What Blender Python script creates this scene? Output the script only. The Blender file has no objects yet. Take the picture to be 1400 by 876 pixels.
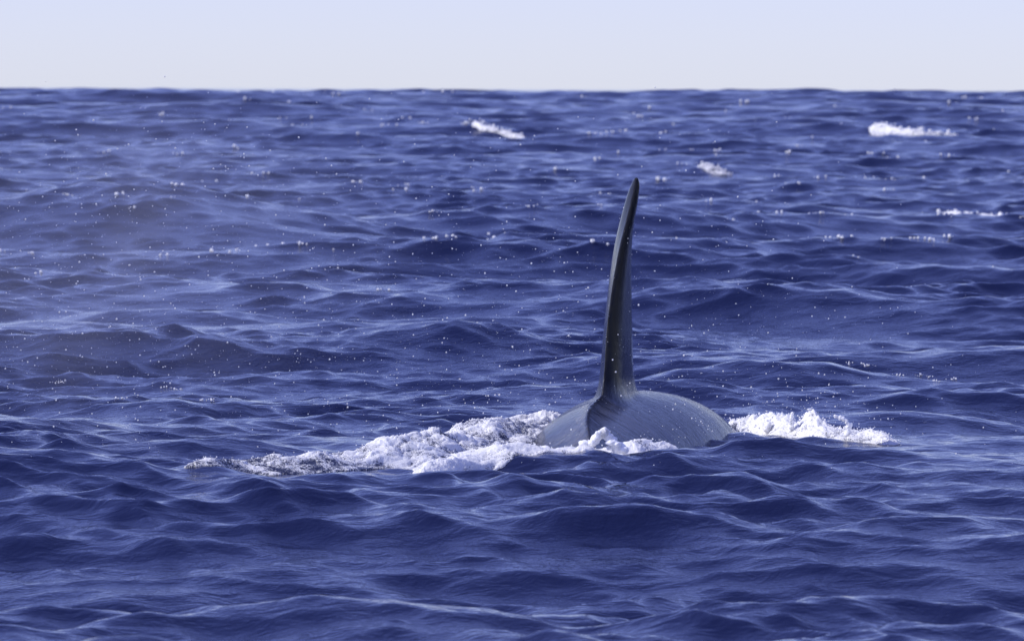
import bpy, bmesh, math, random
import numpy as np
from mathutils import Vector, Matrix

random.seed(7)
rng = np.random.default_rng(11)
R = math.radians
scene = bpy.context.scene
COL = scene.collection

# ------------------------------------------------------------------ camera
CAM_H = 2.64          # eye height on the boat
F_PX = 7778.0         # 200 mm lens, 36 mm sensor, 1400 px wide picture
HOR = 122.0           # pixel row of the horizon
cam_d = bpy.data.cameras.new('camera')
cam_d.lens = 200.0
cam_d.sensor_width = 36.0
cam_d.clip_start = 0.1
cam_d.clip_end = 60000.0
cam_d.dof.use_dof = True
cam_d.dof.focus_distance = 42.0
cam_d.dof.aperture_fstop = 6.3
cam = bpy.data.objects.new('camera', cam_d)
COL.objects.link(cam)
cam.location = (0, 0, CAM_H)
cam.rotation_euler = (Matrix.Rotation(R(90) - math.atan((438 - HOR) / F_PX), 3, 'X') @ Matrix.Rotation(R(0.2), 3, 'Z')).to_euler()
scene.camera = cam

# ------------------------------------------------------------------ sky, sun, exposure
SUN_EL, SUN_AZ = 41.0, -98.0      # azimuth measured from +Y, negative = left
SUN_STRENGTH = 5.0
SKY_STRENGTH = 0.15
EXPOSURE = 0.05
world = bpy.data.worlds.new('World')
scene.world = world
world.use_nodes = True
nt = world.node_tree
nt.nodes.clear()
sky = nt.nodes.new('ShaderNodeTexSky')
sky.sky_type = 'NISHITA'
sky.sun_disc = False
sky.sun_elevation = R(SUN_EL)
sky.sun_rotation = R(SUN_AZ)
sky.altitude = 0
sky.air_density = 1.0
sky.dust_density = 0.2
sky.ozone_density = 3.0
hsv = nt.nodes.new('ShaderNodeHueSaturation')
hsv.inputs['Saturation'].default_value = 1.26
hsv.inputs['Hue'].default_value = 0.534
gam = nt.nodes.new('ShaderNodeGamma')
gam.inputs['Gamma'].default_value = 0.55
tint = nt.nodes.new('ShaderNodeMix')
tint.data_type = 'RGBA'
tint.blend_type = 'MULTIPLY'
tint.inputs['Factor'].default_value = 1.0
tint.inputs['B'].default_value = (1.73, 1.79, 2.74, 1)
bg = nt.nodes.new('ShaderNodeBackground')
bg.inputs['Strength'].default_value = SKY_STRENGTH
out = nt.nodes.new('ShaderNodeOutputWorld')
nt.links.new(sky.outputs['Color'], gam.inputs['Color'])
nt.links.new(gam.outputs['Color'], hsv.inputs['Color'])
nt.links.new(hsv.outputs['Color'], tint.inputs['A'])
nt.links.new(tint.outputs['Result'], bg.inputs['Color'])
nt.links.new(bg.outputs['Background'], out.inputs['Surface'])

sun_d = bpy.data.lights.new('sun', 'SUN')
sun_d.energy = SUN_STRENGTH
sun_d.angle = R(0.53)
sun_d.color = (1.0, 0.96, 0.90)
sun = bpy.data.objects.new('sun', sun_d)
COL.objects.link(sun)
sdir = Vector((math.sin(R(SUN_AZ)) * math.cos(R(SUN_EL)), math.cos(R(SUN_AZ)) * math.cos(R(SUN_EL)), math.sin(R(SUN_EL))))
sun.rotation_euler = sdir.to_track_quat('Z', 'Y').to_euler()
sun.location = sdir * 100

scene.view_settings.view_transform = 'Standard'
scene.view_settings.look = 'None'
scene.view_settings.gamma = 1.0
scene.view_settings.use_curve_mapping = False
scene.view_settings.exposure = EXPOSURE
scene.render.engine = 'CYCLES'
scene.cycles.use_denoising = True
scene.cycles.max_bounces = 6
scene.cycles.volume_bounces = 2
scene.cycles.sample_clamp_indirect = 6.0


# ------------------------------------------------------------------ helpers
def swell(y):
    """a long ocean swell: the boat and the whale lie in its trough, the next crest makes the horizon"""
    t = np.clip((y - 110.0) / 330.0, 0, 1)
    far = np.clip((y - 480.0) / 700.0, 0, 1)
    return 0.99 * (1 - np.cos(np.pi * t)) - 0.62 * (1 - np.cos(np.pi * far))


def px(x, y, z=0.0):
    """sea point under a photograph pixel, for a thing standing z above the swell"""
    Y = 20.0
    while Y < 600 and CAM_H - (y - HOR) / F_PX * Y > swell(Y) + z:
        Y += 0.05 if Y < 60 else 0.3
    return np.array([(x - 700) / F_PX * Y, Y])


def hash2(ix, iy, seed):
    h = (ix.astype(np.int64) * 374761393 + iy.astype(np.int64) * 668265263 + seed * 1274126177) & 0xFFFFFFFF
    h = ((h ^ (h >> 13)) * 1274126177) & 0xFFFFFFFF
    return ((h ^ (h >> 16)) & 0xFFFFFF).astype(np.float64) / float(0xFFFFFF)


def gnoise(x, y, seed=0):
    """2-D gradient noise, about -0.7..0.7"""
    ix, iy = np.floor(x), np.floor(y)
    fx, fy = x - ix, y - iy
    u, v = fx * fx * fx * (fx * (fx * 6 - 15) + 10), fy * fy * fy * (fy * (fy * 6 - 15) + 10)

    def g(dx, dy):
        a = hash2(ix + dx, iy + dy, seed) * 2 * np.pi
        return np.cos(a) * (fx - dx) + np.sin(a) * (fy - dy)
    n0 = g(0, 0) * (1 - u) + g(1, 0) * u
    n1 = g(0, 1) * (1 - u) + g(1, 1) * u
    return n0 * (1 - v) + n1 * v


def fbm(x, y, seed=0, octaves=4, gain=0.5):
    s, a = 0, 1.0
    for o in range(octaves):
        s = s + a * gnoise(x * 2 ** o + 17.3 * o, y * 2 ** o - 9.1 * o, seed + o)
        a *= gain
    return s


def billow(x, y, seed=0, octaves=4, gain=0.55):
    s, a = 0, 1.0
    for o in range(octaves):
        s = s + a * np.abs(gnoise(x * 2 ** o + 17.3 * o, y * 2 ** o - 9.1 * o, seed + o)) * 2
        a *= gain
    return s


def sstep(a, b, x):
    t = np.clip((x - a) / (b - a), 0, 1)
    return t * t * (3 - 2 * t)


def mesh_np(name, verts, faces, mat=None, smooth=True):
    """fast mesh from numpy arrays; faces is (n,3) or (n,4)"""
    me = bpy.data.meshes.new(name)
    nv, nf, k = len(verts), len(faces), faces.shape[1]
    me.vertices.add(nv)
    me.vertices.foreach_set('co', np.ascontiguousarray(verts, np.float32).ravel())
    me.loops.add(nf * k)
    me.loops.foreach_set('vertex_index', np.ascontiguousarray(faces, np.int32).ravel())
    me.polygons.add(nf)
    me.polygons.foreach_set('loop_start', np.arange(0, nf * k, k, dtype=np.int32))
    me.polygons.foreach_set('loop_total', np.full(nf, k, np.int32))
    if smooth:
        me.polygons.foreach_set('use_smooth', np.ones(nf, bool))
    me.update(calc_edges=True)
    me.validate()
    if mat:
        me.materials.append(mat)
    return me


def add_attr(me, name, vals):
    a = me.attributes.new(name, 'FLOAT', 'POINT')
    a.data.foreach_set('value', np.ascontiguousarray(vals, np.float32))


def link(name, me, label=None, cat=None, group=None, kind=None):
    o = bpy.data.objects.new(name, me)
    COL.objects.link(o)
    for k, v in (('label', label), ('category', cat), ('group', group), ('kind', kind)):
        if v:
            o[k] = v
    return o


def grid_faces(nr, nc, wrap=False):
    r = np.arange(nr - 1)[:, None]
    c = np.arange(nc if wrap else nc - 1)[None, :]
    c1 = (c + 1) % nc
    a, b = r * nc + c, r * nc + c1
    d, e = (r + 1) * nc + c, (r + 1) * nc + c1
    return np.stack([a, b, e, d], -1).reshape(-1, 4)


class NT:
    """small node-tree writer"""
    def __init__(self, name):
        self.mat = bpy.data.materials.new(name)
        self.mat.use_nodes = True
        self.t = self.mat.node_tree
        self.t.nodes.clear()

    def n(self, kind, ins=None, **props):
        nd = self.t.nodes.new(kind)
        for k, v in props.items():
            setattr(nd, k, v)
        for k, v in (ins or {}).items():
            s = nd.inputs[k]
            if hasattr(v, 'is_output'):
                self.t.links.new(v, s)
            else:
                s.default_value = v
        return nd

    def math(self, op, a, b=0.0, c=None, clamp=False):
        ins = {0: a, 1: b}
        if c is not None:
            ins[2] = c
        return self.n('ShaderNodeMath', ins, operation=op, use_clamp=clamp).outputs[0]

    def ramp(self, fac, lo, hi, a=0.0, b=1.0):
        return self.n('ShaderNodeMapRange', {'Value': fac, 'From Min': lo, 'From Max': hi, 'To Min': a, 'To Max': b}).outputs[0]

    def noise(self, vec, scale, detail=3.0, rough=0.55, dist=0.0):
        return self.n('ShaderNodeTexNoise', {'Vector': vec, 'Scale': scale, 'Detail': detail, 'Roughness': rough, 'Distortion': dist}).outputs['Fac']

    def scaled(self, vec, s, rz=0.0):
        return self.n('ShaderNodeMapping', {'Vector': vec, 'Scale': s, 'Rotation': (0, 0, rz)}).outputs['Vector']

    def mixc(self, f, a, b):
        nd = self.n('ShaderNodeMix', data_type='RGBA')
        for k, v in (('Factor', f), ('A', a), ('B', b)):
            s = nd.inputs[k]
            if hasattr(v, 'is_output'):
                self.t.links.new(v, s)
            else:
                s.default_value = v
        return nd.outputs['Result']

    def output(self, shader, volume=False):
        o = self.n('ShaderNodeOutputMaterial')
        self.t.links.new(shader, o.inputs['Volume' if volume else 'Surface'])
        return self.mat


# ------------------------------------------------------------------ materials
def sea_material():
    m = NT('deep_sea_water')
    geo = m.n('ShaderNodeNewGeometry')
    p = geo.outputs['Position']
    a = m.noise(m.scaled(p, (0.85, 1.4, 1.0), 0.2), 4.0, 3.0, 0.6, 0.6)
    b = m.noise(m.scaled(p, (1.0, 1.4, 1.0), -0.35), 11.0, 3.0, 0.6, 0.4)
    gust = m.ramp(m.noise(p, 0.22, 2.0), 0.35, 0.65, 0.35, 1.0)
    c = m.noise(m.scaled(p, (1.0, 1.3, 1.0), 0.5), 30.0, 2.0, 0.6, 0.3)
    h = m.math('ADD', m.math('MULTIPLY', a, 0.018), m.math('MULTIPLY', m.math('ADD', m.math('MULTIPLY', b, 0.010), m.math('MULTIPLY', c, 0.0025)), gust))
    bump = m.n('ShaderNodeBump', {'Height': h, 'Strength': 1.0, 'Distance': 1.0})
    bs = m.n('ShaderNodeBsdfPrincipled', {'Base Color': (0.0058, 0.0090, 0.037, 1), 'Roughness': 0.07, 'IOR': 1.333,
                                         'Normal': bump.outputs['Normal']})
    return m.output(bs.outputs[0])


def skin_material():
    m = NT('wet_orca_skin')
    p = m.n('ShaderNodeTexCoord').outputs['Object']
    streak = m.noise(m.scaled(p, (2.8, 8.5, 2.8)), 1.0, 5.0, 0.68, 1.7)
    fine = m.noise(m.scaled(p, (7.0, 26.0, 7.0)), 1.0, 5.0, 0.7, 1.6)
    broad = m.noise(p, 3.5, 3.0, 0.6)
    mott = m.noise(p, 9.0, 5.0, 0.65)
    sep = m.n('ShaderNodeSeparateXYZ', {0: p})
    # grey saddle patch on the back just behind the fin
    dy = m.math('MULTIPLY', m.math('ADD', sep.outputs['Y'], 0.30), 1.7)
    dx = m.math('MULTIPLY', sep.outputs['X'], 1.7)
    dz = m.math('MULTIPLY', m.math('SUBTRACT', sep.outputs['Z'], 0.15), 2.6)
    d = m.math('SQRT', m.math('ADD', m.math('ADD', m.math('POWER', dx, 2.0), m.math('POWER', dy, 2.0)), m.math('POWER', dz, 2.0)))
    sad = m.ramp(m.math('ADD', d, m.math('MULTIPLY', m.math('SUBTRACT', streak, 0.5), 0.5)), 0.55, 1.0, 1.0, 0.0)
    sad = m.math('MULTIPLY', sad, m.ramp(mott, 0.3, 0.7, 0.6, 1.0))
    base = m.mixc(mott, (0.006, 0.006, 0.007, 1), (0.014, 0.014, 0.016, 1))
    lines = m.ramp(m.math('ADD', m.math('MULTIPLY', streak, 0.6), m.math('MULTIPLY', fine, 0.4)), 0.44, 0.57)
    low = m.ramp(m.math('ADD', sep.outputs['Z'], m.math('MULTIPLY', m.math('SUBTRACT', streak, 0.5), 0.35)), 0.34, 0.50, 1.0, 0.0)
    film = m.math('MULTIPLY', lines, m.ramp(broad, 0.36, 0.62, 0.15, 1.0))
    back = m.mixc(film, (0.006, 0.007, 0.010, 1), (0.085, 0.091, 0.115, 1))
    col = m.mixc(low, base, back)
    col = m.mixc(m.math('MULTIPLY', m.math('MULTIPLY', sad, film), 0.6), col, (0.065, 0.067, 0.078, 1))
    ax = m.math('ADD', m.math('ABSOLUTE', m.math('SUBTRACT', sep.outputs['X'], m.math('MULTIPLY', m.math('POWER', m.math('MINIMUM', sep.outputs['Y'], 0.0), 2.0), 0.13))), m.math('MULTIPLY', m.math('SUBTRACT', mott, 0.5), 0.03))
    rid = m.math('MULTIPLY', m.ramp(ax, 0.012, 0.030, 1.0, 0.0), m.ramp(sep.outputs['Y'], 0.05, 0.12, 1.0, 0.0))
    col = m.mixc(rid, col, (0.005, 0.005, 0.006, 1))
    h = m.math('ADD', m.math('MULTIPLY', streak, 0.034), m.math('ADD', m.math('MULTIPLY', fine, 0.010), m.math('MULTIPLY', mott, 0.004)))
    bump = m.n('ShaderNodeBump', {'Height': h, 'Strength': m.ramp(low, 0.0, 1.0, 0.10, 0.8), 'Distance': 1.0})
    rough = m.math('ADD', m.ramp(film, 0.0, 1.0, 0.05, 0.17), 0.02)
    bs = m.n('ShaderNodeBsdfPrincipled', {'Base Color': col, 'Roughness': rough, 'IOR': 1.5, 'Specular IOR Level': m.ramp(low, 0.0, 1.0, 0.18, 0.62), 'Normal': bump.outputs['Normal']})
    return m.output(bs.outputs[0])


def foam_material(name='sea_foam'):
    m = NT(name)
    p = m.n('ShaderNodeNewGeometry').outputs['Position']
    fr = m.n('ShaderNodeAttribute', attribute_name='froth').outputs['Fac']
    n0 = m.noise(p, 5.0, 3.0, 0.6)
    n1 = m.noise(p, 22.0, 4.0, 0.7)
    n2 = m.noise(p, 95.0, 2.0, 0.7)
    lay = m.math('ADD', m.math('MULTIPLY', m.math('SUBTRACT', n0, 0.5), 1.3), m.math('ADD', m.math('MULTIPLY', m.math('SUBTRACT', n1, 0.5), 1.0), m.math('MULTIPLY', m.math('SUBTRACT', n2, 0.5), 1.3)))
    white = m.ramp(m.math('ADD', fr, lay), 0.28, 0.58)
    bump = m.n('ShaderNodeBump', {'Height': m.math('ADD', m.math('MULTIPLY', n1, 0.03), m.math('MULTIPLY', n2, 0.012)), 'Strength': 0.5, 'Distance': 1.0})
    wat = m.n('ShaderNodeBsdfPrincipled', {'Base Color': (0.03, 0.036, 0.07, 1), 'Roughness': 0.10, 'IOR': 1.333, 'Normal': bump.outputs['Normal']})
    foam = m.n('ShaderNodeBsdfPrincipled', {'Base Color': (0.93, 0.93, 0.93, 1), 'Roughness': 0.3, 'IOR': 1.333, 'Subsurface Weight': 1.0, 'Subsurface Radius': (1.0, 1.0, 1.0), 'Subsurface Scale': 0.02, 'Normal': bump.outputs['Normal']})
    tr = m.n('ShaderNodeBsdfTranslucent', {'Color': (0.93, 0.93, 0.93, 1), 'Normal': bump.outputs['Normal']})
    f2 = m.n('ShaderNodeMixShader', {0: 0.3, 1: foam.outputs[0], 2: tr.outputs[0]})
    mx = m.n('ShaderNodeMixShader', {0: white, 1: wat.outputs[0], 2: f2.outputs[0]})
    return m.output(mx.outputs[0])


def drop_material():
    m = NT('water_drops')
    d = m.n('ShaderNodeBsdfPrincipled', {'Base Color': (0.85, 0.86, 0.88, 1), 'Roughness': 0.15, 'IOR': 1.333})
    tr = m.n('ShaderNodeBsdfTranslucent', {'Color': (0.9, 0.9, 0.9, 1)})
    mx = m.n('ShaderNodeMixShader', {0: 0.5, 1: d.outputs[0], 2: tr.outputs[0]})
    return m.output(mx.outputs[0])


SEA = sea_material()
SKIN = skin_material()
FOAM = foam_material()
DROP = drop_material()

# ------------------------------------------------------------------ the sea
wrng = np.random.default_rng(11)
NW = 185
lam = np.exp(np.linspace(math.log(30.0), math.log(0.20), NW)) * wrng.uniform(0.95, 1.05, NW)
spread = np.interp(np.log(lam), np.log([0.20, 1.5, 6, 30]), [60, 52, 36, 18])
ang = R(12) + np.radians(spread) * wrng.normal(0, 0.75, NW)
kk = 2 * np.pi / lam
per_oct = NW / (math.log(30 / 0.20) / math.log(2))
slope_oct = np.interp(np.log(lam), np.log([0.20, 0.4, 0.8, 1.5, 4, 10, 30]), [0.074, 0.108, 0.126, 0.106, 0.066, 0.044, 0.035])
amp = slope_oct * math.sqrt(2) / math.sqrt(per_oct) / kk * wrng.uniform(0.5, 1.4, NW)
pha = wrng.uniform(0, 2 * np.pi, NW)
wdx, wdy = np.sin(ang), np.cos(ang)
# the shortest ripples
r2 = np.random.default_rng(23)
N2 = 40
l2 = np.exp(np.linspace(math.log(0.36), math.log(0.14), N2))
a2 = R(8) + np.radians(62) * r2.normal(0, 0.75, N2)
lam, ang, kk = np.concatenate([lam, l2]), np.concatenate([ang, a2]), np.concatenate([kk, 2 * np.pi / l2])
amp = np.concatenate([amp, 0.070 * math.sqrt(2) / math.sqrt(N2 / 1.36) * l2 / (2 * np.pi) * r2.uniform(0.5, 1.4, N2)])
pha = np.concatenate([pha, r2.uniform(0, 2 * np.pi, N2)])
wdx, wdy = np.sin(ang), np.cos(ang)
NW = len(lam)
CHOP = 0.95
DR0, RN, POW = 0.052, 50.0, 1.02


def spacing(r):
    return DR0 * np.where(r < RN, 1.0, (np.maximum(r, RN) / RN) ** POW)


# single humps seen in the photograph: x, y, turn of the crest, half-length, half-depth, height
HUMPS = []


def hump(x, y, z, turn, L, W):
    g = px(x, y, z)
    HUMPS.append((g[0], g[1], R(turn), L, W, z))


hump(90, 272, 0.75, -14, 3.0, 2.2)
hump(300, 300, 0.45, -18, 3.0, 1.8)
hump(740, 278, 0.60, -6, 3.4, 1.9)
hump(950, 478, 0.30, -8, 0.85, 0.55)
hump(1120, 500, 0.18, -10, 0.9, 0.5)
hump(1230, 556, 0.12, 0, 0.7, 0.40)
hump(600, 452, 0.24, -5, 0.7, 0.5)
hump(230, 532, 0.18, 0, 0.5, 0.40)
hump(1080, 612, 0.13, 5, 0.85, 0.34)
hump(880, 634, 0.09, 12, 0.55, 0.26)
hump(690, 668, 0.03, 14, 0.7, 0.26)
hump(420, 682, 0.05, 4, 0.9, 0.26)
hump(1330, 600, 0.08, -6, 0.7, 0.30)
hump(980, 655, 0.07, -3, 0.35, 0.18)
hump(820, 700, 0.07, 6, 0.40, 0.20)
hump(150, 735, 0.09, -8, 0.6, 0.24)
hump(1190, 790, 0.16, 8, 0.5, 0.30)
hump(560, 795, 0.10, 4, 0.6, 0.30)
hump(210, 412, 0.20, -12, 1.0, 0.5)

WHX, WHY = 0.75, 42.3       # where the whale lies


def surf(x, y, sp, calm=True):
    """displaced sea surface over the still-water points (x, y); sp = local mesh spacing"""
    x = x.astype(np.float32)
    y = y.astype(np.float32)
    dx, dy, z = np.zeros_like(x), np.zeros_like(x), np.zeros_like(x)
    # the long waves are low in the trough round the whale
    near = np.exp(-np.abs((x - 0.2) / 4.6) ** 4) * sstep(31.0, 36.5, y) * sstep(50.0, 45.0, y)
    far = 1 + 0.5 * sstep(150, 350, y)
    patch = np.clip(0.95 + 1.0 * gnoise(x / 2.6, y / 5.0, 5) + 0.7 * gnoise(x / 9.0, y / 14.0, 6), 0.30, 1.8).astype(np.float32)
    for i in range(NW):
        w = np.clip((lam[i] / sp - 2.1) / 1.6, 0, 1).astype(np.float32)
        if not w.any():
            continue
        w = w * (far * (1 - 0.92 * near) if lam[i] > 4 else (1 - 0.62 * near) if lam[i] > 1.6 else patch * (1 - 0.12 * near))
        th = (kk[i] * wdx[i] * x + kk[i] * wdy[i] * y + pha[i]).astype(np.float32)
        s, c = np.sin(th), np.cos(th)
        aw = amp[i] * w
        z += aw * c
        dx -= CHOP * wdx[i] * aw * s
        dy -= CHOP * wdy[i] * aw * s
    for hx, hy, t, L, W, h in HUMPS:
        ex, ey = x - hx, y - hy
        u = ex * math.cos(t) + ey * math.sin(t)
        v = -ex * math.sin(t) + ey * math.cos(t)
        q = (v / W) ** 2
        z += h * np.exp(-0.5 * (u / L) ** 2) * (np.exp(-0.5 * q) * 1.15 - 0.15 * np.exp(-0.5 * (v / (2.6 * W)) ** 2))
    z += swell(np.hypot(x, y))
    return x + dx, y + dy, z


def build_sea():
    rows = [0.3, 1.5, 4, 8, 12, 16, 20]
    r = 22.0
    while r < 800:
        rows.append(r)
        r += float(spacing(np.array(r)))
    while r < 45000:
        rows.append(r)
        r *= 1.012 if r < 5000 else 1.06
    rows = np.array(rows)
    dense = np.linspace(-6.8, 6.8, 300)
    side = []
    a, st = 6.8, 0.09
    while a < 179:
        st *= 1.25
        a += st
        side.append(a)
    side = np.array([s for s in side if s < 179.5])
    th = np.radians(np.concatenate([-side[::-1], dense, side]))
    nc = len(th)
    rr, tt = np.meshgrid(rows, th, indexing='ij')
    dth = np.gradient(th)
    sp = np.maximum(spacing(rr), np.where(rr > 800, rr * np.where(rr < 5000, 0.012, 0.06), 0))
    sp = np.maximum(sp, rr * dth[None, :] * 0.9)
    sp = np.where(rr < 22, np.maximum(sp, 2.5), sp)
    xs, ys = rr * np.sin(tt), rr * np.cos(tt)
    X, Y, Z = surf(xs.ravel(), ys.ravel(), sp.ravel())
    f = grid_faces(len(rows), nc, wrap=True)
    me = mesh_np('sea', np.stack([X, Y, Z], 1), f[:, ::-1], SEA)
    # orientation: normals up
    n = np.zeros(3, np.float32)
    me.polygons[len(f) // 2].normal
    if me.polygons[len(f) // 2].normal.z < 0:
        me.flip_normals()
    return link('sea', me, 'open deep blue choppy sea reaching to the horizon', None, None, 'structure'), len(rows), nc


SEA_OBJ, _nr, _nc = build_sea()
print('sea rows', _nr, 'cols', _nc)


def sea_at(x, y):
    x, y = np.atleast_1d(np.asarray(x, float)), np.atleast_1d(np.asarray(y, float))
    return surf(x, y, spacing(np.hypot(x, y)))


def px_true(x, y):
    """where the line of sight through a photograph pixel first meets the built sea"""
    Y = np.concatenate([np.arange(24, 70, 0.06), np.arange(70, 700, 0.35)])
    X = (x - 700) / F_PX * Y
    _, _, Z = sea_at(X, Y)
    hit = np.flatnonzero(CAM_H - (y - HOR) / F_PX * Y <= Z)
    i = hit[0] if len(hit) else -1
    return np.array([X[i], Y[i]])


# ------------------------------------------------------------------ the orca
HEAD = R(14)
FIN = px(823, 545, 0.36)       # rear foot of the dorsal fin
ORX, ORY = float(FIN[0]), float(FIN[1])
fw = np.array([math.sin(HEAD), math.cos(HEAD)])
rt = np.array([math.cos(HEAD), -math.sin(HEAD)])


def to_local(x, y):
    d = np.array([x - ORX, y - ORY])
    return float(d @ rt), float(d @ fw)


def orca_body():
    # stations along the body, y forward from the rear foot of the fin
    st = np.array([3.75, 3.65, 3.4, 3.0, 2.5, 1.9, 1.3, 0.7, 0.0, -0.6, -1.2, -1.8, -2.4, -2.9, -3.2])
    rw = np.array([0.03, 0.14, 0.30, 0.45, 0.68, 0.81, 0.83, 0.80, 0.71, 0.58, 0.43, 0.29, 0.18, 0.12, 0.05])
    top = np.array([-0.72, -0.58, -0.36, -0.10, 0.16, 0.31, 0.36, 0.36, 0.32, 0.25, 0.13, -0.08, -0.40, -0.66, -0.74])
    ys = np.linspace(3.75, -3.2, 120)
    rws, tps = np.interp(-ys, -st, rw), np.interp(-ys, -st, top)
    for _ in range(6):
        rws[1:-1] = (rws[:-2] + 2 * rws[1:-1] + rws[2:]) / 4
        tps[1:-1] = (tps[:-2] + 2 * tps[1:-1] + tps[2:]) / 4
    n = 110
    a = np.linspace(0, 2 * np.pi, n, endpoint=False)
    a = a - 0.85 * np.sin(a)                       # closer together along the ridge
    V = []
    for y, w, t in zip(ys, rws, tps):
        hgt = w * 0.97
        keel = 0.10 * np.interp(-y, [-1.6, -0.9, 0.0, 1.0, 2.5], [0, 0.0, 0.5, 0.9, 0.3]) * min(1, w / 0.4)
        da = np.minimum(a, 2 * np.pi - a)
        ridge = 0.045 * np.interp(-y, [-0.3, 0.0, 1.2, 2.2], [0, 1, 1, 0])
        rad = 1 + 0 * a
        x = w * np.sin(a) * rad
        z = t - hgt + hgt * np.cos(a) + keel * np.exp(-(da / 0.30) ** 2) - keel * 0.6 + ridge * np.exp(-(np.abs(w * da) / 0.035) ** 1.3)
        V.append(np.stack([x + 0.13 * min(0, y) ** 2, np.full(n, y), z], 1))
    V = np.concatenate(V)
    F = grid_faces(len(ys), n, wrap=True)
    cap = [V[:n].mean(0), V[-n:].mean(0)]
    nv = len(V)
    V = np.concatenate([V, cap])
    tris = [(i, (i + 1) % n, nv) for i in range(n)] + [(nv - n + (i + 1) % n, nv - n + i, nv + 1) for i in range(n)]
    return V, [tuple(f) for f in F], tris


def loft(secs):
    V = np.concatenate(secs)
    n = len(secs[0])
    F = [tuple(f) for f in grid_faces(len(secs), n, wrap=True)]
    F.append(tuple(range(n))[::-1])
    F.append(tuple(range((len(secs) - 1) * n, len(secs) * n)))
    return V, F


def airfoil(n=26, skew=True):
    """closed section, u from 0 (trailing edge) to 1 (leading edge), t = half thickness"""
    u = (1 - np.cos(np.linspace(0, np.pi, n))) / 2
    k = [0, 0.03, 0.08, 0.16, 0.28, 0.45, 0.60, 0.78, 0.92, 1.0]
    tr = np.interp(u, k, [0.00, 0.42, 0.70, 0.88, 0.96, 0.99, 1.0, 0.86, 0.52, 0.0])
    tl = np.interp(u, k, [0.00, 0.06, 0.15, 0.30, 0.54, 0.84, 1.0, 0.86, 0.52, 0.0]) if skew else tr
    return np.concatenate([u, u[-2:0:-1]]), np.concatenate([tr, -tl[-2:0:-1]])


def orca_fin():
    # photograph rows: row, trailing edge, left outline, right outline
    tab = np.array([
        (241, 868.5, 866.5, 871.5), (246, 869, 864.2, 873.6), (254, 868, 861, 874.0), (268, 864.6, 855.7, 873.2), (292, 859.2, 849.5, 868.8),
        (316, 852.5, 843.5, 865.2), (340, 846.5, 838.5, 863.6), (364, 842, 834.8, 863.0), (388, 837.5, 832, 862.7), (412, 834, 829.8, 863), (436, 831, 827.2, 863.3),
        (460, 829, 824.8, 864), (484, 828, 823, 864.3), (508, 827, 821.5, 864.8), (532, 825, 820.0, 866), (556, 823, 819, 867), (590, 822, 818, 868)])
    rows = np.concatenate([np.linspace(241, 256, 8), np.linspace(262, 620, 46)])
    up = np.interp(rows, [241, 590], [0, 1])
    te = np.interp(rows, tab[:, 0], tab[:, 1])
    lo = np.interp(rows, tab[:, 0], tab[:, 2])
    ro = np.interp(rows, tab[:, 0], tab[:, 3])
    for arr in (te, lo, ro):
        for _ in range(2):
            arr[9:-1] = (arr[8:-2] + 2 * arr[9:-1] + arr[10:]) / 4
    chord = np.interp(rows, [241, 246, 254, 268, 316, 364, 412, 460, 508, 545, 600, 625], [0.05, 0.10, 0.15, 0.21, 0.37, 0.51, 0.64, 0.77, 0.90, 1.02, 1.20, 1.3])
    tey = np.interp(rows, [241, 300, 420, 545, 620], [0.16, 0.13, 0.06, 0.0, -0.02])
    U, T = airfoil()
    secs = []
    for r, t, l, rg, c, ty in zip(rows, te, lo, ro, chord, tey):
        Y = ORY + ty
        z = CAM_H - (r - HOR) * Y / F_PX
        sc = Y / F_PX
        tx = (t - 700) * sc
        mid = ((l + rg) / 2 - 700) * sc
        half = (rg - l) / 2 * sc
        f = math.exp(min(0, -(z - 0.26)) / 0.075) if z > 0.26 else 1.0
        extra = 0.11 * f
        # local frame: x right, y forward
        Ym = Y + 0.6 * c
        mid = ((l + rg) / 2 - 700) * Ym / F_PX       # the thickest part stands deeper
        x0, y0 = to_local(tx, Y)
        x1, y1 = to_local(mid, Ym)
        d = np.array([x1 - x0, y1 - y0])
        # chord line: through the trailing edge and the thickest point, then straight on
        u = U[:, None]
        back = 0.30 * math.exp(min(0.0, -(z - 0.22)) / 0.10)
        P = np.array([x0, y0])[None] + d[None] * (u / 0.6)
        P[:, 1] += -back * (1 - U) ** 2 + 0.35 * f * U ** 2
        nrm = np.array([d[1], -d[0]]) / np.linalg.norm(d)
        h = (half + extra * (0.35 + 0.65 * np.sin(np.pi * np.clip(U, 0.02, 1) ** 0.6)))
        P = P + nrm[None] * (T * h)[:, None]
        secs.append(np.concatenate([P, np.full((len(U), 1), z)], 1))
    return loft(secs)


def flat_limb(root, tip, chord0, thick0, fwd, n=10):
    root, tip, fwd = np.array(root), np.array(tip), np.array(fwd)
    U, T = airfoil(12, False)
    ax = tip - root
    nrm = np.cross(ax, fwd)
    nrm = nrm / np.linalg.norm(nrm)
    secs = []
    for i in range(n):
        t = i / (n - 1)
        c = chord0 * np.interp(t, [0, 0.4, 0.8, 1], [0.7, 1.0, 0.75, 0.15])
        th = thick0 * np.interp(t, [0, 1], [1, 0.25])
        secs.append((root + ax * t)[None] + fwd[None] * ((U - 0.5) * c - 0.25 * chord0 * t * t)[:, None] + nrm[None] * (T * th)[:, None])
    return loft(secs)


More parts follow.
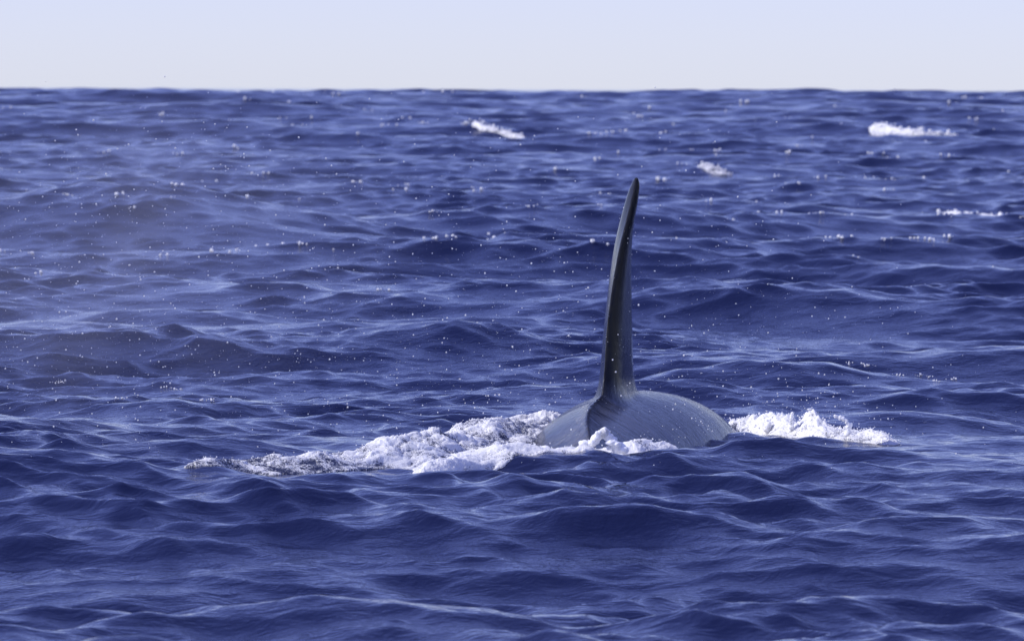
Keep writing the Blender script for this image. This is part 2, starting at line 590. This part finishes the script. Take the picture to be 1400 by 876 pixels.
def build_orca():
    bm = bmesh.new()

    def put(V, F):
        vs = [bm.verts.new(v) for v in V]
        for f in F:
            try:
                bm.faces.new([vs[i] for i in f])
            except ValueError:
                pass
    V, F, T = orca_body()
    put(V, F + T)
    put(*orca_fin())
    for s in (-1, 1):
        put(*flat_limb((s * 0.45, 2.2, -0.85), (s * 1.35, 1.7, -1.35), 0.75, 0.07, (0, 1, 0)))
        put(*flat_limb((1.14 + s * 0.02, -2.95, -0.70), (1.2 + s * 1.05, -3.25, -0.78), 0.65, 0.05, (0, 1, 0)))
    bmesh.ops.recalc_face_normals(bm, faces=bm.faces)
    me = bpy.data.meshes.new('orca_raw')
    bm.to_mesh(me)
    bm.free()
    tmp = bpy.data.objects.new('orca_raw', me)
    COL.objects.link(tmp)
    rm = tmp.modifiers.new('remesh', 'REMESH')
    rm.mode = 'VOXEL'
    rm.voxel_size = 0.0160
    sm = tmp.modifiers.new('smooth', 'SMOOTH')
    sm.factor = 0.5
    sm.iterations = 4
    dg = bpy.context.evaluated_depsgraph_get()
    dg.update()
    fin = bpy.data.meshes.new_from_object(tmp.evaluated_get(dg))
    bpy.data.objects.remove(tmp)
    bpy.data.meshes.remove(me)
    fin.name = 'orca'
    # extra rounding where the fin grows out of the back, keep the fin blade crisp
    n = len(fin.vertices)
    co = np.empty(n * 3, np.float32)
    fin.vertices.foreach_get('co', co)
    co = co.reshape(-1, 3).astype(float)
    ed = np.empty(len(fin.edges) * 2, np.int32)
    fin.edges.foreach_get('vertices', ed)
    ed = ed.reshape(-1, 2)
    w = 0.5 * np.exp(-(np.maximum(0, np.abs(co[:, 2] - 0.30) - 0.05) / 0.08) ** 2)
    w *= sstep(-1.4, -0.9, co[:, 1]) * sstep(2.6, 2.0, co[:, 1])
    w *= 1 - 0.85 * np.exp(-((co[:, 0] - 0.13 * np.minimum(0, co[:, 1]) ** 2) / 0.05) ** 2) * sstep(0.15, 0.0, co[:, 1])
    deg = np.bincount(ed.ravel(), minlength=n).clip(1)
    for _ in range(15):
        acc = np.stack([np.bincount(ed[:, 0], co[ed[:, 1], k], n) + np.bincount(ed[:, 1], co[ed[:, 0], k], n) for k in range(3)], 1)
        co += (acc / deg[:, None] - co) * w[:, None]
    fin.vertices.foreach_set('co', co.astype(np.float32).ravel())
    fin.materials.clear()
    fin.materials.append(SKIN)
    fin.polygons.foreach_set('use_smooth', np.ones(len(fin.polygons), bool))
    fin.update()
    o = link('orca', fin, 'wet black orca swimming away with its tall upright dorsal fin and rounded back above water', 'orca')
    o.location = (ORX, ORY, 0)
    o.rotation_euler = (0, 0, -HEAD)
    return o


ORCA = build_orca()
print('orca faces', len(ORCA.data.polygons))


# ------------------------------------------------------------------ broken white water
ICO_V, ICO_F = None, None


def ico(sub):
    bm = bmesh.new()
    bmesh.ops.create_icosphere(bm, subdivisions=sub, radius=1.0)
    V = np.array([v.co[:] for v in bm.verts])
    F = np.array([[v.index for v in f.verts] for f in bm.faces])
    bm.free()
    return V, F


ICO1, ICO2 = ico(1), ico(2)


def blob_cloud(C, rad, base=None, squash=0.25, lump=0.0):
    """many small drops as one triangle soup; C (n,3), rad (n,)"""
    V0, F0 = base or ICO1
    n, k = len(C), len(V0)
    sc = rad[:, None, None] * (1 + squash * rng.uniform(-1, 1, (n, 1, 3)))
    V = V0[None] * sc
    if lump:
        V = V * (1 + lump * rng.uniform(-1, 1, (n, k, 1)))
    V = V + C[:, None, :]
    F = F0[None] + (np.arange(n) * k)[:, None, None]
    return V.reshape(-1, 3), F.reshape(-1, 3)


def melt(V, F, voxel):
    """fuse overlapping drops into one ragged lump of water"""
    me = mesh_np('melt', V, F)
    tmp = bpy.data.objects.new('melt', me)
    COL.objects.link(tmp)
    rm = tmp.modifiers.new('remesh', 'REMESH')
    rm.mode = 'VOXEL'
    rm.voxel_size = voxel
    sm = tmp.modifiers.new('smooth', 'SMOOTH')
    sm.factor = 0.5
    sm.iterations = 3
    dg = bpy.context.evaluated_depsgraph_get()
    dg.update()
    out = bpy.data.meshes.new_from_object(tmp.evaluated_get(dg))
    bpy.data.objects.remove(tmp)
    bpy.data.meshes.remove(me)
    co = np.empty(len(out.vertices) * 3, np.float32)
    out.vertices.foreach_get('co', co)
    co = co.reshape(-1, 3).astype(float)
    out.calc_loop_triangles()
    tr = np.empty(len(out.loop_triangles) * 3, np.int32)
    out.loop_triangles.foreach_get('vertices', tr)
    bpy.data.meshes.remove(out)
    co += 0.006 * np.stack([fbm(co[:, 2] / 0.03 + 3 * k, co[:, 0] / 0.03 + co[:, 1] / 0.05, 7 + k, 3) for k in range(3)], 1)
    return co, tr.reshape(-1, 3)


def foam_patch(name, label, pts, res, seed, rough=1.0, thr=0.12, blobs=0, blob_r=(0.004, 0.014), z0=0.0, tendrils=(), true=False):
    """pts: (photo x, photo y, half width m, height m, froth) along the crest of the white water"""
    P = np.array([px_true(p[0], p[1]) if true else px(p[0], p[1], z0) for p in pts])
    if true:
        yc = P[len(P) // 2, 1]
        P = np.array([((p[0] - 700) / F_PX * yc, yc - 0.02 * yc * i / len(pts)) for i, p in enumerate(pts)])
    A = np.array([p[2:] for p in pts])
    L = np.concatenate([[0], np.cumsum(np.hypot(*(P[1:] - P[:-1]).T))])
    nu = max(8, int(L[-1] / res))
    u = np.linspace(0, L[-1], nu)

    def sm(v):
        q = np.interp(u, L, v)
        k = max(1, int(0.04 * nu))
        return np.convolve(np.pad(q, k, mode='edge'), np.ones(2 * k + 1) / (2 * k + 1), 'valid')
    cx, cy, w, h, fr = sm(P[:, 0]), sm(P[:, 1]), sm(A[:, 0]), sm(A[:, 1]), sm(A[:, 2])
    tx, ty = np.gradient(cx), np.gradient(cy)
    tl = np.hypot(tx, ty)
    nx, ny = -ty / tl, tx / tl
    nvv = max(8, int(2.6 * w.max() / res))
    v = np.linspace(-1.3, 1.3, nvv)
    U, VV = np.meshgrid(u, v, indexing='ij')
    X = cx[:, None] + nx[:, None] * w[:, None] * VV
    Y = cy[:, None] + ny[:, None] * w[:, None] * VV
    s = res / 0.009
    FA, FB = U / 1.8 + 0.5 * VV * w[:, None], VV * w[:, None] + 0.05 * fbm(X / (0.2 * s), Y / (0.2 * s), seed + 5, 2)
    wob = 1.35 * fbm(FA / (0.34 * s), FB / (0.34 * s), seed, 4)
    prof = np.exp(-(VV * (1 + 0.35 * wob)) ** 2 * 2.2)
    bl = billow(FA / (0.24 * s), FB / (0.24 * s), seed + 20, 4, 0.6)
    fine = billow(FA / (0.030 * s), FB / (0.030 * s), seed + 40, 3, 0.65)
    mask = prof * (0.55 + 0.45 * sstep(0, 0.5, fr[:, None])) + 0.30 * wob + 0.22 * (bl - 0.7) - 0.35 * sstep(0.85, 1.3, np.abs(VV))
    end = sstep(0, 0.05 * L[-1], U) * sstep(0, 0.04 * L[-1], L[-1] - U)
    mask = mask * (0.3 + 0.7 * end) - 0.25 * (1 - end)
    low = np.clip(0.62 + 1.1 * fbm(FA / (0.42 * s), FB / (0.42 * s), seed + 90, 2), 0.30, 1.15)
    up = h[:, None] * prof * (0.75 * low + 0.32 * bl * rough) + 0.008 * s * rough * fine * np.clip(mask + 0.2, 0, 1)
    up = up * sstep(-0.02, 0.35, mask) + 0.004 - 0.02 * s * (mask < thr)
    dxy = 0.012 * s * rough
    X2 = X + dxy * fbm(FA / (0.06 * s), FB / (0.06 * s), seed + 60, 3)
    Y2 = Y + dxy * fbm(FA / (0.06 * s), FB / (0.06 * s), seed + 70, 3)
    sx, sy, sz = surf(X.ravel(), Y.ravel(), spacing(np.hypot(X.ravel(), Y.ravel())))
    V = np.stack([sx + (X2 - X).ravel(), sy + (Y2 - Y).ravel(), sz + up.ravel()], 1)
    F = grid_faces(nu, nvv)
    keep = (mask.ravel()[F] > thr).any(1)
    F = F[keep]
    froth = (fr[:, None] * (0.55 + 0.5 * prof) + 0.25 * (bl - 0.6)).ravel()
    # crumbs of froth thrown up along it
    tri = np.concatenate([F[:, [0, 1, 2]], F[:, [0, 2, 3]]])
    if blobs:
        cand = np.flatnonzero((mask.ravel() > 0.25) & (froth > 0.4))
        pick = rng.choice(cand, blobs)
        rad = blob_r[0] + (blob_r[1] - blob_r[0]) * rng.uniform(0, 1, blobs) ** 3
        C = V[pick] + np.stack([rng.normal(0, 0.02 * s, blobs), rng.normal(0, 0.02 * s, blobs), rad * 0.3 + np.abs(rng.normal(0, 0.012 * s, blobs))], 1)
        BV, BF = blob_cloud(C, rad, ICO1, 0.4, 0.25)
        tri = np.concatenate([tri, BF + len(V)])
        V = np.concatenate([V, BV])
        froth = np.concatenate([froth, np.full(len(BV), 0.9)])
    for (path, r0, r1) in tendrils:
        q = np.array([(*px(a, b0, 0.0), 0) if i == 0 else (0, 0, 0) for i, (a, b0) in enumerate(path)], float)
        Yd = q[0, 1]
        q = np.array([((a - 700) / F_PX * Yd, Yd, CAM_H - (b - HOR) / F_PX * Yd) for a, b in path])
        _, _, zz = sea_at(q[:1, 0], q[:1, 1])
        q[:, 2] += max(0.0, zz[0] + 0.05 - q[0, 2])
        n = 150
        t = np.linspace(0, len(path) - 1, n)
        C = np.stack([np.interp(t, np.arange(len(path)), q[:, k]) for k in range(3)], 1)
        for _ in range(9):
            C[1:-1] = (C[:-2] + 2 * C[1:-1] + C[2:]) / 4
        rr = np.linspace(r0, r1, n)
        C += rng.normal(0, 0.38, C.shape) * rr[:, None]
        rad = np.maximum(0.005, rr * (0.15 + 0.6 * rng.uniform(0, 1, n) ** 1.5))
        BV, BF = melt(*blob_cloud(C, rad, ICO2, 0.3, 0.10), 0.0045)
        tri = np.concatenate([tri, BF + len(V)])
        V = np.concatenate([V, BV])
        froth = np.concatenate([froth, np.full(len(BV), 1.4)])
    used = np.unique(tri)
    remap = np.full(len(V), -1)
    remap[used] = np.arange(len(used))
    me = mesh_np(name, V[used], remap[tri], FOAM)
    add_attr(me, 'froth', froth[used])
    o = link(name, me, label, None, None, 'stuff')
    print(name, len(tri))
    return o


foam_patch('wake_foam', 'long mound of churned white and grey foam trailing from the left flank of the orca',
           [(238, 664, .10, .01, .30), (290, 660, .18, .07, .32), (330, 656, .22, .15, .35), (380, 655, .26, .10, .40), (440, 650, .34, .13, .58),
            (520, 640, .46, .16, .58), (610, 625, .58, .18, .48), (700, 606, .66, .19, .50), (770, 596, .60, .19, .62)],
           0.0085, 3, rough=0.75, blobs=1000, blob_r=(0.002, 0.006))
foam_patch('crest_foam', 'bright white foam crest breaking in front of the orca below its fin',
           [(580, 657, .08, .06, .9), (612, 648, .24, .14, .95), (650, 644, .26, .11, .7), (700, 641, .22, .10, .8), (770, 637, .30, .14, .9),
            (830, 634, .30, .14, .9), (880, 629, .24, .12, .62), (922, 624, .08, .08, .8)],
           0.007, 9, rough=0.75, blobs=600, blob_r=(0.002, 0.006),
           tendrils=[([(785, 636), (803, 622), (815, 611), (822, 603), (827, 598), (832, 602)], 0.045, 0.018), ([(850, 636), (838, 624), (826, 610)], 0.045, 0.025)])
foam_patch('splash_foam', 'white splash with curling drops thrown up beside the right flank of the orca',
           [(995, 576, .10, .08, .5), (1030, 580, .14, .11, .55), (1060, 586, .20, .20, .95), (1100, 590, .24, .20, .9), (1140, 594, .22, .16, .8),
            (1170, 597, .20, .12, .7), (1200, 601, .14, .06, .8), (1226, 605, .05, .015, .9)],
           0.007, 14, rough=0.85, blobs=900, blob_r=(0.002, 0.008),
           tendrils=[([(1158, 598), (1162, 586), (1158, 578), (1150, 575), (1142, 571)], 0.026, 0.012), ([(1083, 592), (1083, 575), (1084, 566)], 0.020, 0.009),
                     ([(1110, 592), (1112, 577), (1110, 571)], 0.022, 0.012), ([(1050, 588), (1052, 575)], 0.03, 0.018)])


# ------------------------------------------------------------------ whitecaps far out
foam_patch('whitecap', 'large white breaking crest far out near the horizon, wide with a thin tail',
           [(1193, 176, .4, .10, .7), (1210, 174, .8, .36, .9), (1236, 174, .7, .30, .85), (1262, 176, .4, .10, .6), (1298, 179, .25, .05, .5)], 0.04, 31, thr=0.22, true=True, blobs=60, blob_r=(.03, .09))
foam_patch('whitecap', 'broken pair of white foam crests on a dark wave far behind the fin',
           [(650, 170, .3, .14, .9), (664, 171, .4, .20, .8), (684, 175, .25, .03, .4), (704, 180, .3, .12, .7), (724, 184, .15, .03, .5)], 0.03, 37, thr=0.30, true=True, blobs=40, blob_r=(.03, .08))
foam_patch('whitecap', 'small greyish foam clump on a wave far behind and right of the fin',
           [(960, 224, .25, .05, .6), (974, 223, .3, .1, .45), (990, 226, .2, .05, .5)], 0.025, 41, true=True, blobs=20, blob_r=(.02, .05))
foam_patch('whitecap', 'thin low streak of foam along a wave crest beyond the right splash',
           [(1284, 285, .15, .04, .6), (1305, 287, .25, .10, .8), (1330, 290, .2, .07, .7), (1362, 295, .1, .03, .6)], 0.02, 43, true=True, blobs=20, blob_r=(.02, .04))

def glint_foam_flecks():
    """white blobs over the far crests standing in for sun glints, plus small bits of foam"""
    C, rad = [], []
    for _ in range(420):  # sparkle of the sun on far crests, put in as white foam blobs
        y = math.exp(rng.uniform(math.log(75), math.log(900)))
        x = rng.uniform(-0.105, 0.105) * y
        gx = x + rng.uniform(-1.5, 1.5, 90)
        gy = y + rng.uniform(-4, 4, 90)
        X, Y, Z = sea_at(gx, gy)
        i = int(np.argmax(Z - 0.02 * (Y - y)))
        n = rng.integers(1, 5)
        s = (y / 200) ** 0.8
        for k in range(n):
            C.append((X[i] + rng.normal(0, 0.16) * s, Y[i] - 0.05 + rng.normal(0, 0.1), Z[i] + 0.0 + rng.uniform(-0.05, 0.04) * s))
            rad.append(s * rng.uniform(0.016, 0.055))
    for (a, b) in [(1150, 497), (1172, 500), (1178, 503), (1215, 512), (1250, 514), (1262, 516), (1268, 520), (1290, 519), (70, 528), (74, 530), (94, 271), (218, 533), (233, 535), (165, 547), (290, 549)]:
        g = px_true(a, b)
        X, Y, Z = sea_at(g[:1], g[1:])
        n = 9
        s = Y[0] / 45
        for k in range(n):
            C.append((X[0] + rng.normal(0, 0.028) * s, Y[0] + rng.normal(0, 0.03), Z[0] + rng.uniform(-0.006, 0.012) * s))
            rad.append(s * rng.uniform(0.002, 0.008))
    V, F = blob_cloud(np.array(C), np.array(rad), ICO2, 0.35, 0.12)
    V[:, 2] -= 0.0
    me = mesh_np('glint_foam_flecks', V, F, FOAM)
    add_attr(me, 'froth', np.full(len(V), 1.2))
    return link('glint_foam_flecks', me, 'scattered tiny white blobs standing in for sun glints, with small foam bits, on the far wave crests', None, None, 'stuff')


glint_foam_flecks()


# ------------------------------------------------------------------ spray drops hanging in the air
def spray():
    n = 5200
    Y = rng.uniform(37.5, 52, n)
    u = rng.beta(1.1, 1.7, n)
    X = (-4.4 + 7.6 * u) * Y / 42
    Z = rng.beta(1.0, 1.7, n) * 2.75
    rad = 0.0012 + 0.0062 * rng.uniform(0, 1, n) ** 6
    m = 520                                          # drops thrown up round the whale and the splashes
    X2 = rng.normal(1.2, 1.1, m)
    Y2 = rng.normal(41.6, 1.6, m)
    Z2 = np.abs(rng.normal(0, 0.45, m)) + 0.04
    r2 = 0.0016 + 0.006 * rng.uniform(0, 1, m) ** 4
    q = 260
    X3 = rng.normal(2.25, 0.28, q)
    Y3 = rng.normal(43.2, 0.25, q)
    Z3 = 0.05 + np.abs(rng.normal(0, 0.14, q))
    r3 = 0.002 + 0.006 * rng.uniform(0, 1, q) ** 3
    C = np.stack([np.concatenate(a) for a in ((X, X2, X3), (Y, Y2, Y3), (Z, Z2, Z3))], 1)
    rad = np.concatenate([rad, r2, r3])
    sx, sy, sz = sea_at(C[:, 0], C[:, 1])
    ok = C[:, 2] > sz + 0.02
    V, F = blob_cloud(C[ok], rad[ok], ICO1, 0.2)
    me = mesh_np('spray_drops', V, F, DROP)
    return link('spray_drops', me, 'fine sunlit water drops drifting in the air from the blow of the orca', None, None, 'stuff')


spray()


def blow_mist():
    m = NT('blow_mist')
    p = m.n('ShaderNodeTexCoord').outputs['Object']
    ln = m.n('ShaderNodeVectorMath', {0: p}, operation='LENGTH').outputs['Value']
    fall = m.math('POWER', m.ramp(ln, 0.0, 1.0, 1.0, 0.0), 1.3)
    nz = m.ramp(m.noise(p, 1.8, 3.0, 0.55, 0.4), 0.38, 0.70, 0.1, 1.0)
    den = m.math('MULTIPLY', m.math('MULTIPLY', fall, nz), 0.13)
    v = m.n('ShaderNodeVolumePrincipled', {'Color': (0.93, 0.94, 0.97, 1), 'Density': den, 'Anisotropy': 0.2})
    mat = m.output(v.outputs[0], True)
    V, F = ico(4)
    me = mesh_np('blow_mist', V, F, mat)
    o = link('blow_mist', me, 'faint pale mist of the blow hanging over the water behind the wake foam', None, None, 'stuff')
    o.location = (-3.3, 46.5, 1.35)
    o.scale = (2.9, 2.6, 1.9)
    return o


blow_mist()
